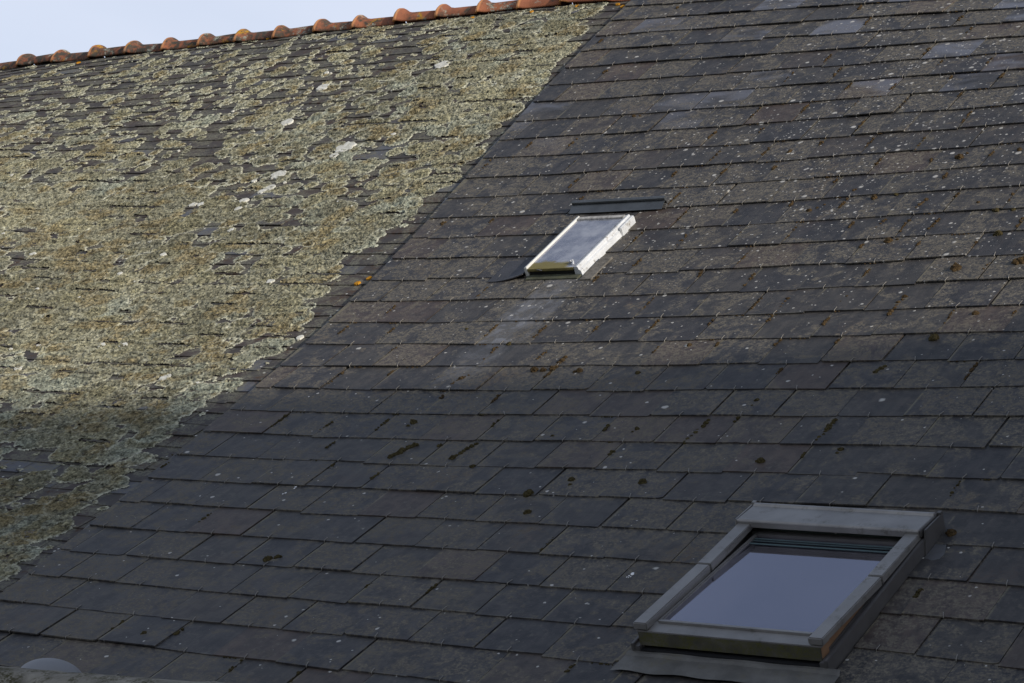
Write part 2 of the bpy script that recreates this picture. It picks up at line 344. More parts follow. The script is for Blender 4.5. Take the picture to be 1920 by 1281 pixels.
M_GRASS = mat_plain('rough_ground', (.075, .080, .040), .95, .1, 0, .5, 1.5, (.10, .08, .05))

# ------------------------------------------------------------------ slating
def slabs(items, name, mat, parent, th):
    """items: (polygon [(u,v)...], v_tail, length, lift, base, rnd) -> one mesh of thin tilted slabs"""
    U = []; V = []; H = []; F = []; L = []; Cc = []; n = 0
    for poly, vt, ln, lift, base, rnd, u0 in items:
        m = len(poly)
        for top in (1, 0):
            for (u, v) in poly:
                s = (v-vt)/ln
                U.append(u); V.append(v); H.append(base+2.25*th*(1-s)+lift*max(0, 1-s*1.8)+top*th); L.append((u-u0, v-vt)); Cc.append(rnd)
        F.append([n+i for i in range(m)])
        for i in range(m): F.append([n+i, n+m+i, n+m+(i+1) % m, n+(i+1) % m])
        n += 2*m
    U = np.array(U); V = np.array(V)
    return mesh_np(name, S(U, V, np.array(H)), F, mat, parent, uv=np.stack([U, V], 1), uv2=np.array(L), colr=np.array(Cc))
def cut(u0, u1, v0, v1, rects):
    """pieces of a slate rectangle outside the openings"""
    out = [(u0, u1, v0, v1)]
    for a0, a1, b0, b1 in rects:
        nx = []
        for p0, p1, q0, q1 in out:
            if p1 <= a0 or p0 >= a1 or q1 <= b0 or q0 >= b1: nx.append((p0, p1, q0, q1)); continue
            if p0 < a0: nx.append((p0, a0, q0, q1))
            if p1 > a1: nx.append((a1, p1, q0, q1))
            if q0 < b0: nx.append((max(p0, a0), min(p1, a1), q0, b0))
            if q1 > b1: nx.append((max(p0, a0), min(p1, a1), b1, q1))
        out = nx
    return [p for p in out if p[1]-p[0] > .012 and p[3]-p[2] > .012]

slate_house = empty('slate_house', tuple(S(2.0, -3.4))); slate_house.location.z = -5.2
tag(slate_house, 'house with a dark grey slate roof in even courses, on the right', 'house')
old_house = empty('old_house', tuple(S(-4.0, -3.4))); old_house.location.z = -5.2
tag(old_house, 'older house on the left with lichen-covered small slates and orange ridge tiles', 'house')
def unparent_loc(root, o):                    # child meshes are modelled in world space
    o.parent = root; o.matrix_parent_inverse = Matrix.Translation(-root.location); return o

TH = .0065; LEN = 2*EXP+.05
items = []; hooks = []
for k in range(-20, 14):
    vt0 = -k*EXP; par = .5 if k % 2 else 0.0
    us = float(seam_u(vt0))
    n0 = math.floor((us/SW)-par)-1
    for n in range(n0, 20):
        # joints of course k stand midway between its hooks, hooks at (n+par)*SW
        uj = (n+par-.5)*SW+RNG.normal(0, .004); uj1 = (n+par+.5)*SW+RNG.normal(0, .004)
        if uj1 < us+.03 or uj > 5.4: continue
        vt = vt0+RNG.normal(0, .0048); g = .0022
        r1 = RNG.random(); r2 = RNG.random(); r3 = min(RNG.random(), .98)
        if k == -10 and abs((n+par)*SW+.45) < .01: r3 = 1.0                # the one pale clean slate above the skylight
        lift = abs(RNG.normal(0, .0022))+(.005 if RNG.random() < .04 else 0); sk = RNG.normal(0, .003)
        if vt > 4.72: continue
        a0 = uj+g; a1 = uj1-g; left = a0 < us+.06
        if left: a0 = us
        vtop = min(vt+LEN, 4.76)
        for (p0, p1, q0, q1) in cut(a0, a1, vt, vtop, (WIN, SKY)):
            if left and p0 == a0:
                t1 = float(seam_u(q1)); poly = [(p0+.016, q0), (p1, q0), (p1, q1), (max(t1, p0-.25), q1), (p0-.002, q0+.014)]
            else:
                full = (p0 == a0 and q0 == vt)
                poly = [(p0, q0-(sk if full else 0)), (p1, q0+(sk if full else 0)), (p1, q1), (p0, q1)]
                if full and p1 == a1 and RNG.random() < .22:          # a chipped lower corner or a nibbled edge
                    ch = RNG.uniform(.006, .020); cv = RNG.uniform(.005, .014); w_ = RNG.random()
                    if w_ < .4: poly = [(p0+ch, q0), (p1, q0), (p1, q1), (p0, q1), (p0, q0+cv)]
                    elif w_ < .8: poly = [(p0, q0), (p1-ch, q0), (p1, q0+cv), (p1, q1), (p0, q1)]
                    else: x_ = p0+(p1-p0)*RNG.uniform(.3, .7); poly = [(p0, q0), (x_-ch, q0), (x_, q0+.005), (x_+ch*1.6, q0-.001), (p1, q0), (p1, q1), (p0, q1)]
            items.append((poly, vt, LEN, lift, HB, (r1, r2, r3), p0))
        hu = (n+par)*SW; inside = any(a[0]-.05 < hu < a[1]+.05 and a[2]-.05 < vt < a[3]+.05 for a in (WIN, SKY))
        if not inside and RNG.random() > .10 and hu > us+.03 and -2.9 < vt < 4.6: hooks.append((hu+RNG.normal(0, .004), vt, lift))
new_roof = slabs(items, 'slate_roof', M_SLATE, None, TH); unparent_loc(slate_house, new_roof)

TO = .0055; EO = EXP/2; LO = 2*EO+.03
items = []; k = -44
for k in range(-44, 28):
    vt0 = -k*EO; u = -7.6+RNG.random()*.1
    while u < -.4:
        wd = RNG.uniform(.15, .22); u1 = u+wd; um = float(seam_u(vt0))+.05
        vt = vt0+RNG.normal(0, .004); vr = float(ridge_v(u))
        if u < um and vt < vr-.03:
            q1 = min(vt+LO, vr); lift = abs(RNG.normal(0, .002)); sk = RNG.normal(0, .004)
            items.append(([(u+.0015, vt-sk), (min(u1, um)-.0015, vt+sk), (min(u1, um)-.0015, q1), (u+.0015, q1)], vt, LO, lift, HO, tuple(RNG.random(3)), u))
        u = u1
old_roof = slabs(items, 'slate_roof', M_OLD, None, TO); unparent_loc(old_house, old_roof)

def deck(u0, u1, nu, v0, v1, nv, h, mat, root, holes=(), name='roof_deck', left_seam=False, right_seam=False):
    uu = np.linspace(u0, u1, nu+1); vv = np.linspace(v0, v1, nv+1); Ug, Vg = np.meshgrid(uu, vv)
    if left_seam: Ug = np.maximum(Ug, seam_u(Vg)+.01)
    if right_seam: Ug = np.minimum(Ug, seam_u(Vg)+.06)
    Vg = np.minimum(Vg, ridge_v(Ug)+.02)
    Q = []
    for j in range(nv):
        for i in range(nu):
            cu = (uu[i]+uu[i+1])/2; cv = (vv[j]+vv[j+1])/2
            if any(a[0] < cu < a[1] and a[2] < cv < a[3] for a in holes): continue
            b = j*(nu+1)+i; Q.append((b, b+1, b+nu+2, b+nu+1))
    o = mesh_np(name, S(Ug.ravel(), Vg.ravel(), np.full(Ug.size, h)), None, mat, None, quads=np.array(Q)); return unparent_loc(root, o)
deck(-1.3, 5.4, 134, -3.35, 4.8, 163, HB-.006, M_DECK, slate_house, (WIN, SKY), left_seam=True)
deck(-7.6, -.3, 73, -3.4, 5.1, 85, HO-.006, M_DECK, old_house, right_seam=True)

# raised metal-edged verge along the seam
vv = np.arange(-3.3, 4.7, .08); VV = []; Q = []
for v in vv:
    u = float(seam_u(v)); j = .004*math.sin(v*9)
    VV += [(u-.022+j, v, HO+.004), (u-.020+j, v, HB+.004), (u-.004+j, v, HB+.012), (u+.03, v, HB+.006)]
VV = np.array(VV)
for i in range(len(vv)-1):
    for q in range(3): Q.append((i*4+q, i*4+q+4, i*4+q+5, i*4+q+1))
unparent_loc(slate_house, mesh_np('verge_strip', S(VV[:, 0], VV[:, 1], VV[:, 2]), None, mat_plain('dull_lead', (.125, .127, .135), .5, .5, .25, .25, 6, (.04, .038, .035)), None, quads=np.array(Q)))

# hooks that hold the slates: the hundred nearest as single parts, the rest as one
hb = MB().tube([(0, .026, .0085), (0, .010, .0080), (0, -.001, .0078), (0, -.004, .004), (0, -.004, -.004)], .0017, 5)
hk0 = hb.build('slate_hook', M_WIRE)
HKm = hk0.data; bpy.data.objects.remove(hk0)
def hook_matrix(u, v, lift): return basis(u, v) @ Matrix.Translation((0, 0, HB+2.25*TH+lift+.0005)) @ Matrix.Rotation(RNG.normal(0, .22), 4, 'Z')
P = S(np.array([h[0] for h in hooks]), np.array([h[1] for h in hooks])); X, Y, Z = project(P)
vis = [i for i in range(len(hooks)) if -250 < X[i] < 2200 and -200 < Y[i] < 1450]
inv_ = sorted([i for i in vis if 5 < X[i] < 1915 and 5 < Y[i] < 1276], key=lambda i: Z[i]); near = set(inv_[:100])
inv_root = Matrix.Translation(-slate_house.location)
rest = MB()
for i in vis:
    m = hook_matrix(*hooks[i])
    if i in near:
        o = bpy.data.objects.new('slate_hook', HKm); link(o); o.matrix_world = m; o.parent = slate_house; o.matrix_parent_inverse = inv_root
    else: rest.add([m @ v.co for v in HKm.vertices], [list(p.vertices) for p in HKm.polygons])
o = rest.build('slate_hook', M_WIRE); unparent_loc(slate_house, o); o['kind'] = 'stuff'

# ------------------------------------------------------------------ ridge tiles
def ridge_frame(u):
    v = float(ridge_v(u)); p = surf(np.float64(u), np.float64(v))
    q = surf(np.float64(u+.05), np.float64(ridge_v(u+.05)))-surf(np.float64(u-.05), np.float64(ridge_v(u-.05))); q /= np.linalg.norm(q)
    y = np.array([0, 1.0, 0]); y -= q*y.dot(q); y /= np.linalg.norm(y); z = np.cross(q, y)
    return p, q, y, z
def ridge_tile(u0, u1, mat, root, first=False):
    N = 22; prof = [(0.0, .096, 1), (0.010, .116, 1), (.022, .125, .95), (.036, .124, .6), (.052, .114, .15), (.070, .098, 0), (.11, .090, 0), (.5, .089, 0), (.8, .088, 0), (1.02, .087, 0)]
    V = []; Q = []; Cc = []; ln = u1-u0
    tilt = RNG.normal(0, .03); dz = RNG.normal(0, .006)
    for i, (s, r, rim) in enumerate(prof):
        du = s if s < .2 else .11+(ln-.11)*(s-.11)/(.89) if s > .11 else s
        p, q, y, z = ridge_frame(u0+du)
        for j in range(N+1):
            a = R(2+166*j/N); wob = 1+.012*math.sin(5*a+u0*7)
            V.append(p+y*(.084-math.cos(a)*r*wob*.98)+z*(-.027+dz+tilt*(du-ln/2)*10*.1+math.sin(a)*r*wob)); Cc.append((rim, 0, 0))
    for i in range(len(prof)-1):
        for j in range(N): b = i*(N+1)+j; Q.append((b, b+1, b+N+2, b+N+1))
    o = mesh_np('ridge_tile', V, None, mat, None, True, colr=np.array(Cc), quads=np.array(Q)[:, ::-1])
    md = o.modifiers.new('thick', 'SOLIDIFY'); md.thickness = .012; md.offset = -1
    return unparent_loc(root, o)
TU = [-7.4, -6.95, -6.5, -6.102, -5.724, -5.369, -5.02, -4.692, -4.368, -4.038, -3.698, -3.383, -3.049, -2.722, -2.407, -2.098, -1.77, -1.44, -1.12]
for a, b in zip(TU[:-1], TU[1:]): ridge_tile(a, b, M_TERRA, old_house)
for i in range(4): ridge_tile(-1.12+i*.34, -1.12+(i+1)*.34, M_TERRA, slate_house)
cap = MB()
for u in np.arange(.2, 5.3, .5):
    p, q, y, z = ridge_frame(u); p2, q2, y2, z2 = ridge_frame(u+.49)
    cap.hexa([p+z*-.05, p+y*.2+z*-.05, p2+y2*.2+z2*-.05, p2+z2*-.05, p+y*.06+z*.05, p+y*.14+z*.05, p2+y2*.14+z2*.05, p2+y2*.06+z2*.05])
unparent_loc(slate_house, cap.build('ridge_cap', M_ZINC))

# ------------------------------------------------------------------ walls and rear slopes of both houses, ground
GZ = -5.2
def house_body(root, u0, u1, mat, gable_left, gable_right):
    n = 12; us_ = np.linspace(u0, u1, n); eave = S(us_, np.full(n, -3.25), np.full(n, -.05)); top = S(us_, ridge_v(us_)-.05, np.full(n, -.06))
    V = []; F = []
    for i in range(n):
        e = eave[i]; t = top[i]; fy = e[1]+.35; fz = e[2]+.24; by = 2*t[1]-fy
        V += [(e[0], fy, GZ), (e[0], fy, fz), (t[0], t[1]+.1, t[2]-.05), (t[0], by, fz), (t[0], by, GZ)]
    for i in range(n-1):
        a = i*5; b = a+5; F.append([a, b, b+1, a+1]); F.append([a+3, b+3, b+4, a+4])
    if gable_left: F.append([0, 1, 2, 3, 4])
    if gable_right: q = (n-1)*5; F.append([q+4, q+3, q+2, q+1, q])
    m = MB().add(V, F).build('wall', mat); unparent_loc(root, m)
    V = []; F = []
    for i in range(n):
        e = eave[i]; t = top[i]; by = 2*t[1]-e[1]-.2; V += [(t[0], t[1]+.1, t[2]+.06), (t[0], by, e[2]+.1)]
    for i in range(n-1): F.append([2*i, 2*i+2, 2*i+3, 2*i+1])
    unparent_loc(root, MB().add(V, F).build('rear_slope', mat_plain('rear_slate', (.05, .05, .055), .6, .4)))
house_body(slate_house, -.45, 5.3, M_RENDER, False, True)
house_body(old_house, -7.5, -.45, M_RENDER, True, False)
g = MB().add([(-400, -400, GZ), (400, -400, GZ), (400, 400, GZ), (-400, 400, GZ)], [[0, 1, 2, 3]]).build('ground', M_GRASS); tag(g, kind='structure')

# garden wall in front of the eaves, and the grey cap behind it
WY, WZ = -3.27, -1.752
wl = empty('garden_wall', (-1, WY-.15, GZ)); tag(wl, 'weathered mossy stone wall top in the bottom left corner', 'wall')
o = MB().box(-6.5, 8.9, WY-.36, WY-.06, GZ, WZ-.12).build('masonry', M_STONE); unparent_loc(wl, o)
cx = np.linspace(-6.6, 9.0, 600); cyy = np.linspace(-1, 1, 16); V = []; Q = []
for i, x in enumerate(cx):
    for j, t in enumerate(cyy):
        V.append((x+.004*vnoise(x*40, j*3.1, 4), WY-.21+.23*t+.012*(vnoise(x*9, t*3, 5)-.5), WZ-.05*abs(t)**5+.016*(fbm(x*9, t*5, 8, 4)-.62)-.010*float(vnoise(x*2.2, 0., 3)))) 
V += [(x, WY-.44, WZ-.13) for x in cx] + [(x, WY+.02, WZ-.13) for x in cx]
n = 16; m = len(cx)
for i in range(m-1):
    for j in range(n-1): Q.append((i*n+j, i*n+n+j, i*n+n+j+1, i*n+j+1))
    Q.append((m*n+i, m*n+i+1, (i+1)*n, i*n)); Q.append((i*n+n-1, (i+1)*n+n-1, m*n+m+i+1, m*n+m+i))
unparent_loc(wl, mesh_np('coping', V, None, M_STONE, None, True, quads=np.array(Q)))
def lathe(prof, n=32):
    V = []; F = []
    for r, z in prof:
        for i in range(n): a = 2*math.pi*i/n; V.append((r*math.cos(a), r*math.sin(a), z))
    for i in range(len(prof)-1):
        for j in range(n): F.append([i*n+j, i*n+(j+1) % n, (i+1)*n+(j+1) % n, (i+1)*n+j])
    return V, F
vc = empty('vent_pipe', (.965, -3.05, GZ)); tag(vc, 'smooth grey rounded vent cap peeping over the stone wall top', 'vent cap')
dz = WZ-GZ+.066
dome = [(.0005, dz)]+[(.120*math.sin(R(a)), dz-.078+.078*math.cos(R(a))) for a in range(6, 91, 6)]+[(.120, dz-.10), (.105, dz-.10), (.105, dz-.09)]
o = MB().add(*lathe(dome, 48)).build('cap', M_DOME, vc, smooth=True)
o = MB().add(*lathe([(.05, 0), (.05, dz-.09)], 24)).build('pipe', M_DOME, vc, smooth=True)

# the neighbour's house that throws its evening shadow over the lower part of both roofs
XG = 13.0
def hit(u, v): p = S(u, v); t = (XG-p[0])/SUN[0]; return p+SUN*t
A = hit(-2.03, -.54); B = hit(3.06, .30); d = A-B; d /= np.linalg.norm(d)
top = A+d*3.2; low = B-d*1.2
poly = [(low[1], GZ), (low[1], low[2]), (top[1], top[2]), (top[1]-(low[1]-top[1]), low[2]), (top[1]-(low[1]-top[1]), GZ)]
nb = empty('neighbour_house', (XG+4, top[1], GZ)); tag(nb, 'tall rendered neighbour house with a steep gable off to the right', 'house')
o = MB().prism(poly, 'x', XG, XG+8).build('wall', M_RENDER); unparent_loc(nb, o)

# ------------------------------------------------------------------ roof window (grey-brown aluminium, tilted ajar about its middle)
def roof_part(o, Mw, root):
    o.matrix_world = Mw; o.parent = root; o.matrix_parent_inverse = Matrix.Translation(-root.location); return o
BW = basis((WIN[0]+WIN[1])/2, (WIN[2]+WIN[3])/2) @ Matrix.Translation((0, 0, .0))
WA, WB = .3825, .5075
m = MB()
for s in (-1, 1):
    x0, x1 = sorted((s*.352, s*WA))
    m.box(x0, x1, -WB, WB-.01, -.06, .046)
    x0, x1 = sorted((s*(WA-.010), s*(WA+.003))); m.box(x0, x1, -WB-.003, WB-.16, .0, .057)
    x0, x1 = sorted((s*.345, s*.357)); m.box(x0, x1, -WB+.02, WB-.16, .03, .053)
m.box(-.352, .352, WB-.05, WB-.012, -.06, .055)
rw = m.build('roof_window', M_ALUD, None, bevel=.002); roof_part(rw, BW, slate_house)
tag(rw, 'grey-brown framed roof window standing slightly ajar')
def sub(mb, name, mat, par, bevel=.0, **kw): return mb.build(name, mat, par, bevel=bevel, **kw)
sub(MB().box(-.352, .352, -WB, -WB+.035, -.06, .030).box(-.352, .352, -WB+.035, -WB+.050, -.06, .040), 'bottom_frame', M_BLACK, rw, .002)
hd = MB().prism([(.333, .066), (.333, .092), (.338, .097), (.472, .081), (.478, .088), (.492, .086), (.492, .040), (.480, .040), (.480, .070), (.345, .086), (.341, .066)], 'x', -.372, .372)
hd = sub(hd, 'hood', M_ALU, rw, .0015)
for s in (-1, 1):
    x0, x1 = sorted((s*.372, s*.377)); y0, y1 = sorted((s*.384, s*.391))
    e = MB().prism([(.335, .065), (.335, .094), (.470, .079), (.492, .084), (.492, .04)], 'x', x0, x1)
    e.prism([(.32, .0), (.355, .088), (.505, .075), (.515, .0)], 'x', y0, y1).box(*sorted((s*.375, s*.3905)), .493, .512, -.01, .084)
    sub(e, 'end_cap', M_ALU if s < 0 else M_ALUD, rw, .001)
    x0, x1 = sorted((s*.316, s*.372))
    c = MB().hexa([(x0, .004, .062), (x1, .004, .062), (x1, .345, .054), (x0, .345, .054), (x0, .004, .096), (x1, .004, .096), (x1, .345, .080), (x0, .345, .080)])
    sub(c, 'frame_cover', M_ALU, rw, .003)
TILT = Matrix.Translation((0, 0, .062)) @ Matrix.Rotation(R(-5.0), 4, 'X')
def sash_part(mb, name, mat, bevel=.0):
    o = mb.build(name, mat, rw, bevel=bevel); o.matrix_local = TILT; return o
for s in (-1, 1):
    x0, x1 = sorted((s*.316, s*.372))
    sash_part(MB().hexa([(x0, -.492, -.002), (x1, -.492, -.002), (x1, -.004, -.002), (x0, -.004, -.002), (x0, -.492, .026), (x1, -.492, .026), (x1, -.004, .033), (x0, -.004, .033)]), 'sash_rail', M_ALU, .004)
    x0, x1 = sorted((s*.310, s*.350)); sash_part(MB().box(x0, x1, -.478, -.03, -.055, -.004), 'wood_stile', M_PINE, .002)
    x0, x1 = sorted((s*.300, s*.316)); sash_part(MB().box(x0, x1, -.43, .345, -.03, .001).box(*sorted((s*.303, s*.307)), -.43, .345, .001, .005), 'pane_rim', M_ALU, .001)
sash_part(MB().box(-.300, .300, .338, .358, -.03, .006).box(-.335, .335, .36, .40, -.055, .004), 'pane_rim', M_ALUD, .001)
sash_part(MB().hexa([(-.362, -.488, -.012), (.362, -.488, -.012), (.362, -.425, -.012), (-.362, -.425, -.012), (-.362, -.488, -.006), (.362, -.488, -.006), (.362, -.425, .004), (-.362, -.425, .004)])
          .box(-.300, .300, -.437, -.428, .002, .012).box(-.300, .300, -.425, -.415, .0, .008), 'sash_sill', M_ALU, .001)
sash_part(MB().box(-.358, .358, -.490, -.484, -.062, -.0125), 'drip_face', M_ALUM, .001)
sash_part(MB().box(-.358, .358, -.484, -.43, -.055, -.013), 'wood_sill', M_PINE)
sub(MB().box(-.30, .30, .372, .384, .034, .040).box(-.30, .30, .400, .412, .040, .046).box(-.30, .30, .430, .445, .046, .052), 'vent_flap', mat_plain('teal_grey_trim', (.10, .125, .125), .4), rw, .002)
sash_part(MB().box(-.298, .298, .312, .319, -.004, -.0025).box(-.298, .298, .268, .277, -.004, -.0025).box(-.298, .298, .296, .300, -.004, -.0025), 'pane_reflection_lines', mat_plain('teal_reflection', (.085, .125, .13), .35, .5, 0, .05))  # thin teal strips painting the lines reflected near the top of the pane
sash_part(MB().box(-.302, .302, -.418, .340, -.010, -.004), 'pane', mat_glass('window_glass', .04))
sub(MB().tube([(.02, .350, .060), (.03, .342, .064), (.035, .336, .060)], .003, 6), 'stain_knob', M_WIRE, rw)
# the lined opening below, with a dim room beyond
L = MB()
for s in (-1, 1): L.box(*sorted((s*.335, s*.350)), -.47, .47, -.34, -.062)
L.box(-.335, .335, .455, .47, -.34, -.062).box(-.335, .335, -.47, -.455, -.34, -.062)
sub(L, 'reveal', M_LIN, rw)
sub(MB().box(-.52, .52, -.62, .62, -.90, -.88).box(-.52, -.51, -.62, .62, -.88, -.345).box(.51, .52, -.62, .62, -.88, -.345).box(-.51, .51, .61, .62, -.88, -.345).box(-.51, .51, -.62, -.61, -.88, -.345), 'room_lining', M_DARKIN, rw)
# apron flashing below and lead soakers beside the top corners
a = MB(); nx = 24; V = []; F = []
for j, (b, c) in enumerate([(-WB-.001, .028), (-.520, .026), (-.530, .019), (-.575, .018), (-.625, .017)]):
    for i in range(nx+1): x = -.40-.012*j/4+(.83+.02*j/4)*i/nx; V.append((x, b+(.004*math.sin(x*31)-.02*max(0, abs(x)-.37)*8 if j == 4 else 0), c+(.0015*math.sin(x*23+j)))); 
for j in range(4):
    for i in range(nx): q = j*(nx+1)+i; F.append([q, q+nx+1, q+nx+2, q+1])
sub(a.add(V, F), 'apron_flashing', M_APRON, rw)
def patch(pts, z, name, par, mat):
    n = len(pts); V = [(x, y, z+.0015*math.sin(9*x+7*y)) for x, y in pts]+[(x, y, z-.012) for x, y in pts]
    F = [list(range(n))]+[[i, n+i, n+(i+1) % n, (i+1) % n] for i in range(n)]
    return MB().add(V, F).build(name, mat, par)
patch([(.392, .30), (.43, .285), (.452, .30), (.458, .335), (.448, .37), (.438, .40), (.428, .44), (.418, .46), (.395, .46)], .0045, 'lead_soaker', rw, M_LEAD)
patch([(.425, .445), (.445, .45), (.455, .50), (.452, .545), (.440, .55), (.432, .50)], .0035, 'lead_soaker', rw, M_LEAD)
patch([(-.392, .32), (-.392, .36), (-.42, .375), (-.438, .36), (-.43, .325)], .0045, 'lead_soaker', rw, M_LEAD)

# ------------------------------------------------------------------ small white skylight higher up
BS = basis((SKY[0]+SKY[1])/2, (SKY[2]+SKY[3])/2)
sk = MB().hexa([(-.170, -.285, -.04), (-.146, -.285, -.04), (-.146, .285, -.04), (-.170, .285, -.04), (-.170, -.288, .050), (-.152, -.288, .056), (-.152, .285, .056), (-.170, .285, .050)])
sk = sk.build('skylight', M_CREAM, None, bevel=.002); roof_part(sk, BS, slate_house); tag(sk, 'small old skylight with flaking white frame and algae on its pane')
sub(MB().box(-.150, .128, .250, .280, -.04, .052), 'top_rail', mat_plain('grey_flaked_paint', (.34, .33, .31), .8, .2, 0, .3, 40, (.10, .09, .08)), sk, .002)
jag = MB(); ys = np.linspace(-.288, .285, 40)
V = []
for y in ys:
    w1 = .174+.003*vnoise(y*60, 0., 2)-.002; z1 = .034-.016*float(vnoise(y*25, 3., 1))
    V += [(.122, y, -.04), (.128, y, .046), (.146, y, .050), (.151, y, .043), (.153, y, .030), (w1-.012, y, .026), (w1-.004, y, -.02)]
F = [[i*7+q, i*7+q+1, i*7+7+q+1, i*7+7+q] for i in range(39) for q in range(6)]+[[6, 5, 4, 3, 2, 1, 0], [39*7+q for q in range(7)]]
sub(jag.add(V, F), 'side_rail', M_WHITE, sk)
sub(MB().box(.154, .172, .14, .290, -.01, .042), 'bent_strip', M_WHITE, sk, .004)
sub(MB().box(-.148, .120, -.284, .252, .040, .044), 'pane', mat_glass('skylight_glass', .75), sk)
sub(MB().box(-.150, .124, -.291, -.281, .030, .0445), 'bottom_lip', M_OLIVE, sk, .002)
sub(MB().box(-.146, .122, -.280, -.262, -.04, .028), 'gap_shade_strip', M_BLACK, sk)  # black strip painting the shadow gap under the lip
sub(MB().hexa([(-.155, -.322, -.008), (.15, -.322, -.008), (.165, -.27, -.008), (-.165, -.27, -.008), (-.155, -.322, .0035), (.15, -.322, .0035), (.165, -.27, .008), (-.165, -.27, .008)]), 'apron_flashing', M_GALV, sk, .001)
sub(MB().tube([(.075, -.235, .046), (.088, -.240, .058), (.096, -.232, .050), (.104, -.245, .056), (.112, -.262, .048)], .0045, 6).tube([(.09, -.226, .046), (.098, -.236, .06)], .004, 6), 'catch', M_WHITE, sk)
sub(MB().tube([(-.09, -.292, .040), (-.075, -.298, .044), (-.06, -.294, .036)], .003, 6), 'catch', M_LEAD, sk)
sub(MB().tube([(-.13, -.22, .0)], .001) if False else MB().box(-.135, .105, .095, .101, .020, .030), 'glazing_bar', mat_plain('pale_bar', (.5, .5, .5), .6), sk, .001)
L = MB()
for s in (-1, 1): L.box(*sorted((s*.122, s*.130)), -.26, .25, -.22, .030)
L.box(-.122, .122, .242, .25, -.22, .030).box(-.122, .122, -.26, -.252, -.22, .030)
sub(L, 'reveal', mat_plain('old_lining', (.20, .21, .23), .8, .2), sk)
sub(MB().box(-.35, .35, -.40, .40, -.62, -.60).box(-.35, -.34, -.4, .4, -.6, -.225).box(.34, .35, -.4, .4, -.6, -.225).box(-.34, .34, .39, .4, -.6, -.225).box(-.34, .34, -.4, -.39, -.6, -.225), 'room_lining', M_DARKIN, sk)
# slate trimmed beside the skylight and its curling neighbour
patch([(.180, -.345), (.245, -.345), (.245, -.11), (.180, -.11)], .0065, 'side_soaker', sk, mat_plain('speckled_soaker', (.125, .115, .10), .9, .2, 0, .35, 40, (.22, .20, .17)))
V = []; F = []
for j in range(5):
    for i in range(9): x = -.178-.20*(1-i/8); t = i/8; V.append((x, -.335+.23*j/4-.02*t*(1-j/4)+.05*t*t*(1-j/4), .0045+.022*t*t*(1-j/4)))
for j in range(4):
    for i in range(8): q = j*9+i; F.append([q, q+1, q+10, q+9])
cs = MB().add(V, F).build('curled_slate', mat_plain('curled_slate', (.042, .042, .047), .6, .4, 0, .2, 12), sk)
md = cs.modifiers.new('thick', 'SOLIDIFY'); md.thickness = .005
# folded zinc upstand above the skylight
us_ = np.linspace(.025, .592, 20); V = []; Q = []
for u in us_:
    for v, h in ((1.664, .006), (1.672, .010), (1.706, .024), (1.726, .030), (1.732, .006)): V.append(tuple(S(u, v+.0*u, h)))
for i in range(19):
    for j in range(4): b = i*5+j; Q.append([b, b+5, b+6, b+1])
zb = MB().add(V, Q).tube([tuple(S(u, 1.728, .036)) for u in us_], .0125, 12).build('flashing_bar', M_ZINC); unparent_loc(slate_house, zb)
sm = zb.modifiers.new('thick', 'SOLIDIFY'); sm.thickness = .002

# ------------------------------------------------------------------ moss
def blob(mb, c, Mw, rx, ry, rz, seed, sub_=2):
    bm = bmesh.new(); bmesh.ops.create_icosphere(bm, subdivisions=sub_, radius=1.0)
    V = []
    for v in bm.verts:
        p = v.co; f = 1+.55*(float(vnoise(p.x*2.1+p.z*1.7+seed, p.y*2.3-p.z*1.1+seed*1.7, seed % 97))-.5)+.30*(float(vnoise(p.x*6+seed+p.z*3, p.y*6-p.z*4, seed % 53))-.5)
        V.append(Mw @ Vector((c[0]+p.x*rx*f, c[1]+p.y*ry*f, c[2]+max(-.4, p.z)*rz*f)))
    mb.add(V, [[x.index for x in f.verts] for f in bm.faces]); bm.free()
H0 = HB+.014
def moss_thing(pts, mat, label):
    u0, v0, r0 = pts[0]; B = basis(u0, v0) @ Matrix.Translation((0, 0, H0)); mb = MB()
    for i, (u, v, r) in enumerate(pts):
        n = 5 if r > .015 else 3
        b = B.inverted() @ (basis(u, v) @ Matrix.Translation((0, 0, H0)))
        r *= .86
        blob(mb, (0, 0, r*.3), b, r, r*.95, r*.85, int(RNG.integers(1, 9999)), 3 if r > .015 else 2)
        for q in range(n):
            a = RNG.uniform(0, 6.28); d_ = r*RNG.uniform(.5, .9); s = r*RNG.uniform(.35, .6)
            blob(mb, (d_*math.cos(a), d_*math.sin(a), s*RNG.uniform(.2, 1.0)), b, s, s, s*.9, int(RNG.integers(1, 9999)), 2)
    o = mb.build('moss_clump', mat, None, smooth=False); o.matrix_world = B
    return tag(o, label, 'moss', 'moss clumps on the slate roof')
def run(u0, v0, u1, v1, n, r): return [(u0+(u1-u0)*i/(n-1)+RNG.normal(0, .003), v0+(v1-v0)*i/(n-1), r*RNG.uniform(.6, 1.1)) for i in range(n)]
MA, MG = M_MOSS, M_MOSSG
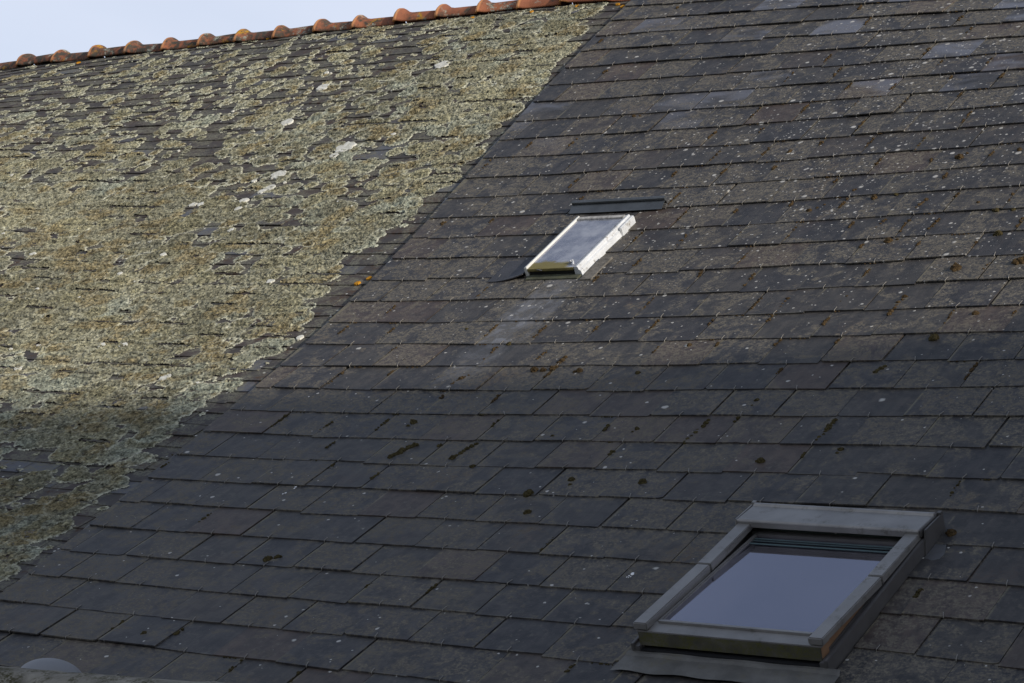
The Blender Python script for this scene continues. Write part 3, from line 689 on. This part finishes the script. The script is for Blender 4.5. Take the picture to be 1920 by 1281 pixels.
for pts, mat, lab in [
    ([(2.551, .851, .030)], MA, 'biggest round brown moss cushion, sunlit near the right edge, throwing a long shadow'),
    ([(2.840, .883, .030), (2.815, .88, .015)], MA, 'reddish brown moss lump cut by the right edge of the photo'),
    ([(2.098, 2.053, .022), (2.12, 2.10, .010)], MA, 'brown moss clump high on the right with a grey shadow to its left'),
    ([(2.397, 2.095, .016)], MA, 'small moss tuft at the right edge, uppermost of the moss clumps there'),
    (run(2.082, 1.52, 2.10, 1.60, 4, .016), MA, 'small moss line under a hook in the dotted sunlit slates'),
    ([(1.799, 1.661, .019)], MA, 'moss tuft at a hook, just left of a smaller green knob on the course edge'),
    ([(1.908, 1.681, .013)], MG, 'small greenish moss knob squatting on a course edge between two hooks'),
    ([(2.398, 1.526, .014), (2.40, 1.49, .008)], MA, 'small brown moss in a joint near the right edge, above two tufts on an edge'),
    ([(2.522, 1.433, .017)], MG, 'larger left one of two moss tufts on a course edge near the right edge'),
    ([(2.609, 1.432, .013)], MG, 'smaller right one of two moss tufts on a course edge near the right edge'),
    ([(2.081, 1.174, .023), (2.12, 1.19, .010)], MA, 'brown moss clump with a dark shadow under a hook, right of the small skylight'),
    ([(2.628, 1.185, .020), (2.61, 1.18, .011)], MG, 'flat moss clump on a course edge near the right edge, level with the small skylight'),
    ([(1.490, 1.558, .017), (1.52, 1.59, .010), (1.545, 1.62, .008)], MA, 'loose diagonal moss smear left of a brown tuft, in the dotted sunlit slates'),
    ([(1.646, 1.756, .013), (1.655, 1.766, .010)], MA, 'greyish little moss heap among white dots on the sunlit slates'),
    ([(1.053, 2.275, .015), (1.053, 2.288, .010), (1.05, 2.262, .010)], MA, 'rusty moss streak in a joint high on the roof amid crowded white dots'),
    (run(1.953, 1.33, 1.96, 1.41, 5, .010), MA, 'crumbly moss line in a joint just above a big shadowed clump'),
    (run(2.245, 1.28, 2.255, 1.38, 5, .012), MA, 'crumbly green moss line in a joint below a hook, right third'),
    ([(2.812, .416, .017)], MA, 'small round moss ball lying alone on a slate near the right edge'),
    ([(2.707, .196, .024)], MG, 'grey round moss ball under a hook near the right edge, where shade begins'),
    (run(2.39, .44, 2.40, .60, 7, .014), MA, 'row of brown moss beads down a joint, right of two similar rows'),
    (run(2.10, .52, 2.10, .63, 5, .010), MA, 'middle one of three rows of moss beads in joints at the right'),
    (run(1.80, .50, 1.80, .63, 6, .013), MA, 'left one of three rows of moss beads in joints at the right'),
    (run(2.56, -.10, 2.58, -.05, 4, .014), MG, 'dark moss plug at the top of a shaded joint on the right'),
    (run(2.555, -.69, 2.56, -.52, 8, .015), MG, 'long dark moss strip filling a shaded joint on the right'),
    ([(2.693, -.762, .013), (2.69, -.79, .009)], MG, 'little dark moss tuft at a course edge below the long strip on the right'),
    (run(.895, -.02, .895, .09, 7, .017), MA, 'bright orange-brown moss strip climbing a joint below the small skylight'),
    ([(.80, -.036, .021), (.845, -.036, .017)], MA, 'two joined moss cushions on the course edge, left of the bright orange-brown strip'),
    ([(1.052, -.047, .018), (1.03, -.055, .012)], MA, 'moss tuft under a hook just right of the bright orange-brown strip'),
    ([(1.373, -.074, .016)], MG, 'olive moss tuft under a hook at the middle of the photo'),
    ([(1.504, .191, .015), (1.48, .15, .007)], MA, 'tiny orange-brown moss tuft in a joint above the photo middle, right side'),
    ([(2.388, -.874, .021)], MG, 'dark round moss ball in shade just above the grey roof window'),
    ([(1.939, -1.071, .019)], MG, 'dark oval moss ball alone on a bluish slate left of and above the roof window'),
    ([(1.594, -1.065, .017), (1.61, -1.11, .011)], MG, 'ragged dark moss tuft in a joint left of the oval moss ball'),
    ([(1.459, -1.202, .024)], MG, 'upper of two dark moss balls one below the other, sitting on a course edge'),
    ([(1.551, -1.361, .019)], MG, 'lower of two dark moss balls one below the other, lying on a slate'),
    (run(1.955, -.72, 1.965, -.52, 8, .014), MG, 'long dark moss strip in a shaded joint right of the photo middle'),
    ([(1.657, -.604, .014), (1.65, -.63, .010)], MG, 'short dark moss smear in a shaded joint right of the photo middle'),
    ([(2.11, -.341, .014), (2.11, -.39, .010), (2.10, -.44, .008)], MG, 'dark moss dots at the top of a joint, upper right of the long shaded strips'),
    ([(1.274, -.680, .014)], MG, 'flat dark moss pat alone on a shaded slate below the photo middle'),
    ([(1.038, -.975, .016)], MG, 'dark moss tuft on a course edge just below two thick shaded moss strips'),
    (run(.425, -.20, .46, -.09, 7, .018), MA, 'thick reddish brown moss strip in a joint left of the photo middle'),
    ([(.458, -.567, .020), (.45, -.60, .012)], MG, 'moss clump at the top of a joint, left of the photo middle in shade'),
    (run(.56, -.91, .61, -.79, 7, .019), MG, 'thick dark moss strip, left one of two side by side in the lower shade'),
    (run(.885, -.90, .92, -.76, 7, .017), MG, 'thick dark moss strip, right one of two side by side in the lower shade'),
    ([(.147, .401, .013)], MG, 'small olive moss tuft in a joint to the lower left of the small skylight'),
    ([(-.012, .067, .014), (-.03, .05, .009)], MG, 'flat olive moss tuft in a joint near the lichen edge'),
    ([(.492, .241, .016), (.475, .25, .009)], MG, 'grey-green moss tuft on the pale streak below the small skylight'),
    ([(.586, -1.878, .022), (.618, -1.85, .017)], MG, 'two dark moss tufts side by side in the lower left shade'),
    ([(.470, -2.555, .017), (.44, -2.56, .011)], MG, 'ragged dark moss at the lower left near the bottom edge'),
    ([(3.412, -1.372, .022), (3.40, -1.35, .012)], MA, 'moss tuft wedged beside the top right corner of the roof window'),
    ([(-.212, 2.869, .013), (-.17, 2.868, .010)], MA, 'dark moss tuft on a course edge high on the roof above the small skylight'),
]: moss_thing(pts, mat, lab)
# crumbs of moss in the open joints: uncountable
mb = MB(); mb2 = MB()
def crumb(mb_, u, v, r): blob(mb_, (0, 0, r*.3), basis(u, v) @ Matrix.Translation((0, 0, H0+.004)), r, r, r*.8, int(RNG.integers(1, 9999)), 1)
for i in vis:
    hu, vt, lf = hooks[i]
    pr = .78 if (vt > .2 and hu > .5) else .30 if vt > -1.0 else .14
    if vt > 3.6: pr *= .5
    if RNG.random() > pr: continue
    s0 = RNG.uniform(.0, .35); s1 = min(1.0, s0+RNG.uniform(.15, .7)); n = int(RNG.integers(6, 22))
    for q in range(n):
        s = RNG.uniform(s0, s1); crumb(mb if vt > -.3 else mb2, hu+RNG.normal(0, .0035), vt-.012-s*(EXP-.02), RNG.uniform(.0025, .0088))
    if RNG.random() < .5:
        du = RNG.uniform(-.12, .12)
        for q in range(int(RNG.integers(3, 9))): crumb(mb if vt > -.3 else mb2, hu+du+RNG.normal(0, .02), vt-.006, RNG.uniform(.002, .0055))
tag(mb.build('moss', M_MOSS), 'brown crumbs of moss in the joints of the slate roof', 'moss', kind='stuff')
tag(mb2.build('moss', M_MOSSG), 'dark moss crumbs in the shaded lower joints of the slate roof', 'moss', kind='stuff')

# ------------------------------------------------------------------ lichen crust over the old slates: one relief mesh
DX = .0068
u_lo, u_hi, v_lo, v_hi = -7.4, -.45, -2.7, 5.0
gu = np.arange(u_lo, u_hi, DX); gv = np.arange(v_lo, v_hi, DX); nu, nv = len(gu), len(gv)
f = np.full((nv, nu), -1.0, np.float32); tint = np.zeros((nv, nu), np.float32); own = np.full((nv, nu), -1.0, np.float32)
wob_u = (fbm(*np.meshgrid(gu*11, gv*11), 3, 3)-.5).astype(np.float32)*.032; wob_v = (fbm(*np.meshgrid(gu*11, gv*11), 4, 3)-.5).astype(np.float32)*.032
ED = np.array([(-1.32,4.19),(-1.18,3.92),(-1.25,3.77),(-1.11,3.45),(-1.11,3.17),(-1.08,2.81),(-1.05,2.34),(-1.03,2.21),(-1.13,2.05),(-1.06,1.76),(-1.11,1.57),(-1.12,1.25),(-1.06,1.0),(-1.02,.75),(-.91,.45),(-.84,.27),(-.9,-.04),(-.86,-.18),(-.86,-.45),(-.84,-.63),(-.81,-.8),(-.74,-1.14),(-.69,-1.39),(-.66,-1.58),(-.67,-1.75),(-.64,-1.96),(-.59,-2.16)])[::-1]
def edge_u(v): return np.interp(v, ED[:, 1], ED[:, 0])
LR = np.random.default_rng(31)
def cover(u, v):
    c = .85
    c *= 1-.30*np.clip((v-1.9)/1.6, 0, 1)*np.clip((-1.5-u)/1.2, 0, 1)
    c *= .55+.9*float(vnoise(np.float64(u*1.7+v*.9), np.float64(v*1.5), 91))
    c *= 1-.18*np.clip((-.55-v)/.3, 0, 1)
    return c
cand = []
for i in range(21000):
    u = LR.uniform(u_lo, -.55); v = LR.uniform(v_lo, v_hi); e = float(edge_u(v))-u
    r = float(np.clip(LR.lognormal(-2.95, .5), .018, .15))*(1-.45*float(np.clip((v-1.9)/1.6, 0, 1)*np.clip((-1.5-u)/1.2, 0, 1)))
    if LR.random() > .66*cover(u, v)**1.4+.04: continue
    if r > e-.05: 
        continue
    cand.append((u, v, r))
for v in np.arange(-2.4, 4.3, .105):                                    # rounded lobes along the free edge beside the new slating
    v += LR.normal(0, .03); e = float(edge_u(v)); r = LR.uniform(.06, .125)
    cand.append((e-r+LR.uniform(-.105, .04), v, r))
    for q in range(2): r = LR.uniform(.02, .05); cand.append((e-r-LR.uniform(.0, .09), v+LR.normal(0, .05), r))
    if LR.random() < .35: r = LR.uniform(.012, .035); cand.append((e+r*LR.uniform(.4, 1.3), v+LR.normal(0, .03), r))
for (u, v, r) in cand:
    R_ = r*1.6+.05; i0 = max(0, int((u-R_-u_lo)/DX)); i1 = min(nu, int((u+R_-u_lo)/DX)+1); j0 = max(0, int((v-R_-v_lo)/DX)); j1 = min(nv, int((v+R_-v_lo)/DX)+1)
    if i1 <= i0 or j1 <= j0: continue
    k_ = min(1, r/.06)
    d = np.hypot(gu[None, i0:i1]+wob_u[j0:j1, i0:i1]*k_-u, gv[j0:j1, None]+wob_v[j0:j1, i0:i1]*k_-v); g = (r-d).astype(np.float32)
    sub_ = f[j0:j1, i0:i1]; m = g > sub_; sub_[m] = g[m]; q_ = g > 0; tint[j0:j1, i0:i1][q_] = LR.random(); own[j0:j1, i0:i1][q_] = g[q_]
Ug, Vg = np.meshgrid(gu, gv)
big = fbm(Ug*1.3, Vg*1.3, 21, 4); mid = fbm(Ug*7, Vg*7, 22, 3); gr = RNG.random(Ug.shape); gr2 = vnoise(Ug/.019, Vg/.019, 25)
kk = np.floor(-Vg/EO+1e-6); ss = (-(kk)*EO); sfrac = (Vg+kk*EO); sfrac = np.where(sfrac < 0, sfrac+EO, sfrac)   # distance above the tail of its course
hs = 2.25*TO*(1-sfrac/LO)+TO
h = HO+hs+.0012+.0045*np.clip(f/.03, 0, 1)+(gr-.5)*.0085*np.clip(f/.014, .15, 1)+(gr2-.45)*.010*np.clip(f/.02, .1, 1)+.003*np.clip(1-np.abs(own-.010)/.010, 0, 1)
inside = f > 0
# rotted-out gaps: old thick growth breaks away at the slate tails
tail = (sfrac < DX*1.4) & (vnoise(Ug*5.0, kk*7.7, 40) > .74)
hole = (vnoise(Ug*16, Vg*22, 41)*.6+mid*.4 > .80+.08*(big-.5))
keep = inside & ~tail & ~(hole & (f < .05))
PX, PY, PZ = project(surf(Ug, Vg)); keep &= (PX > -330) & (PX < 2100) & (PY > -250) & (PY < 1500) & (Vg < ridge_v(Ug)-.03)
cA = np.array([.262, .248, .165]); cB = np.array([.230, .226, .172]); cC = np.array([.235, .250, .205]); cD = np.array([.200, .160, .085]); cR = np.array([.50, .50, .41])
t = tint[..., None]; C_ = (cA*(1-t)+cB*t)*(.62+.46*np.clip((big-.25)*2, 0, 1))[..., None]
q = np.clip((vnoise(Ug*3.1, Vg*3.1, 50)+tint*.35-.84)*4, 0, 1)[..., None]; C_ = C_*(1-q)+cC*q
q = np.clip((mid-.52)*5, 0, .7)[..., None]; C_ = C_*(1-q)+cD*q
q = (np.maximum(np.clip(1-np.abs(f-.006)/.012, 0, 1), .42*np.clip(1-np.abs(own-.005)/.009, 0, 1))*(.5+.5*np.clip((vnoise(Ug*7, Vg*7, 51)-.3)*4, 0, 1)))[..., None]*.85; RQ = q
gq = .45*RNG.random(Ug.shape)+.55*vnoise(Ug/.015, Vg/.015, 77); C_ = C_*(.26+1.12*np.clip((gq-.2)/.6, 0, 1.2))[..., None]; C_ = C_*(1-RQ)+cR*(.75+.4*gq[..., None])*RQ
kq = keep[:-1, :-1] & keep[1:, :-1] & keep[:-1, 1:] & keep[1:, 1:]
jj, ii = np.nonzero(kq); a = jj*nu+ii; Q = np.stack([a, a+1, a+nu+1, a+nu], 1)
used = np.zeros(nu*nv, bool); used[Q.ravel()] = True; remap = np.cumsum(used)-1; sel = np.nonzero(used)[0]
Pl = S(Ug.ravel()[sel]+RNG.normal(0, .0012, len(sel)), Vg.ravel()[sel]+RNG.normal(0, .0012, len(sel)), h.ravel()[sel])
lich = mesh_np('lichen', Pl, None, M_LICH, None, False, colr=C_.reshape(-1, 3)[sel], quads=remap[Q])
tag(lich, 'yellow-grey crust of lichen spread over the old slates on the left', 'lichen', kind='stuff')
print('lichen quads', len(Q), 'cover', float(inside.mean()))
# white lichen rosettes and orange patches lying on top
def discs(tab, name, mat, label, hh, k=1/300.):
    mb = MB()
    for u, v, r in tab:
        r *= k; B = basis(u, v); n = 26; hh_ = hh; V = [B @ Vector((0, 0, hh))]; s_ = RNG.integers(1, 999)
        for ring, z in ((.55, hh+.0005), (.92, hh-.0005), (1.0, hh-.009)):
            for i in range(n):
                a = 2*math.pi*i/n; rr = r*ring*(1+.5*(float(vnoise(math.cos(a)*2.2+s_, math.sin(a)*2.2+s_, 7))-.5)+.22*(float(vnoise(math.cos(a)*6+s_, math.sin(a)*6, 8))-.5))
                V.append(B @ Vector((rr*math.cos(a)*1.0, rr*math.sin(a)*1.15, z+RNG.normal(0, .0003))))
        F = [[0, 1+i, 1+(i+1) % n] for i in range(n)]+[[1+q*n+i, 1+(q+1)*n+i, 1+(q+1)*n+(i+1) % n, 1+q*n+(i+1) % n] for q in range(2) for i in range(n)]
        mb.add(V, F)
    return tag(mb.build(name, mat), label, 'lichen', kind='stuff')
WT = [(-2.14,3.861,16),(-2.919,3.621,13),(-2.839,3.104,13),(-2.132,2.709,18),(-2.386,2.356,15),(-2.139,2.589,10),(-2.511,2.277,5),(-2.326,2.185,10),(-2.354,2.137,8),(-2.398,2.013,9),(-2.365,1.908,7),(-2.681,1.975,7),(-2.735,1.969,7),(-2.22,1.631,6),(-3.361,1.268,7),(-2.973,.83,4),(-2.685,1.487,5),(-2.467,1.32,6),(-2.577,1.066,5),(-2.402,.155,6),(-2.024,.202,7),(-1.89,.22,7),(-1.352,-.125,9),(-2.318,-.117,7),(-3.731,2.463,5),(-3.052,3.868,5),(-1.882,2.858,5),(-4.43,2.375,4),(-1.498,1.005,7),(-.852,.358,6)]
for i in range(30): v = RNG.uniform(-1.5, 4.2); WT.append((float(edge_u(v))-RNG.uniform(.02, 3.0), v, RNG.uniform(1.2, 3.6)))
discs(WT, 'white_lichen', M_WLICH, 'chalk white lichen rosettes dotted over the old slates', HO+.024)
discs([(-.905,.976,10),(-.866,1.03,9),(-1.235,4.648,10),(-5.748,4.63,9),(-4.079,4.638,7),(-3.077,4.694,9),(-1.618,4.72,9),(-1.948,4.68,7),(-2.4,4.66,8),(-1.3,4.70,8)], 'orange_lichen', M_OLICH, 'orange lichen patches along the ridge and on the edge of the new slating', HO+.026, 1/560.)

# ------------------------------------------------------------------ bird droppings
def dropping(u, v, parts, label):
    mb = MB(); B = basis(u, v)
    for dx, dy, r in parts:
        n = 14; V = [(dx, dy, .0005)]; V += [(dx+r*math.cos(6.283*i/n)*RNG.uniform(.7, 1.2), dy+1.3*r*math.sin(6.283*i/n)*RNG.uniform(.7, 1.2), -.0012) for i in range(n)]
        mb.add(V, [[0, 1+i, 1+(i+1) % n] for i in range(n)])
    o = mb.build('bird_dropping', M_DROP); o.matrix_world = B @ Matrix.Translation((0, 0, .0015)); return tag(o, label, 'bird dropping')
dropping(2.287, -1.807, [(0, .012, .007), (.004, .004, .006), (-.004, -.008, .004), (.006, -.014, .003), (-.008, -.018, .003), (.001, -.022, .002)], 'white bird dropping on a slate just left of the grey roof window')
dropping(.258, -1.234, [(0, .01, .005), (.003, -.004, .004), (-.012, -.05, .005), (-.02, -.06, .004)], 'white bird dropping streaked along a joint in the lower left slates')
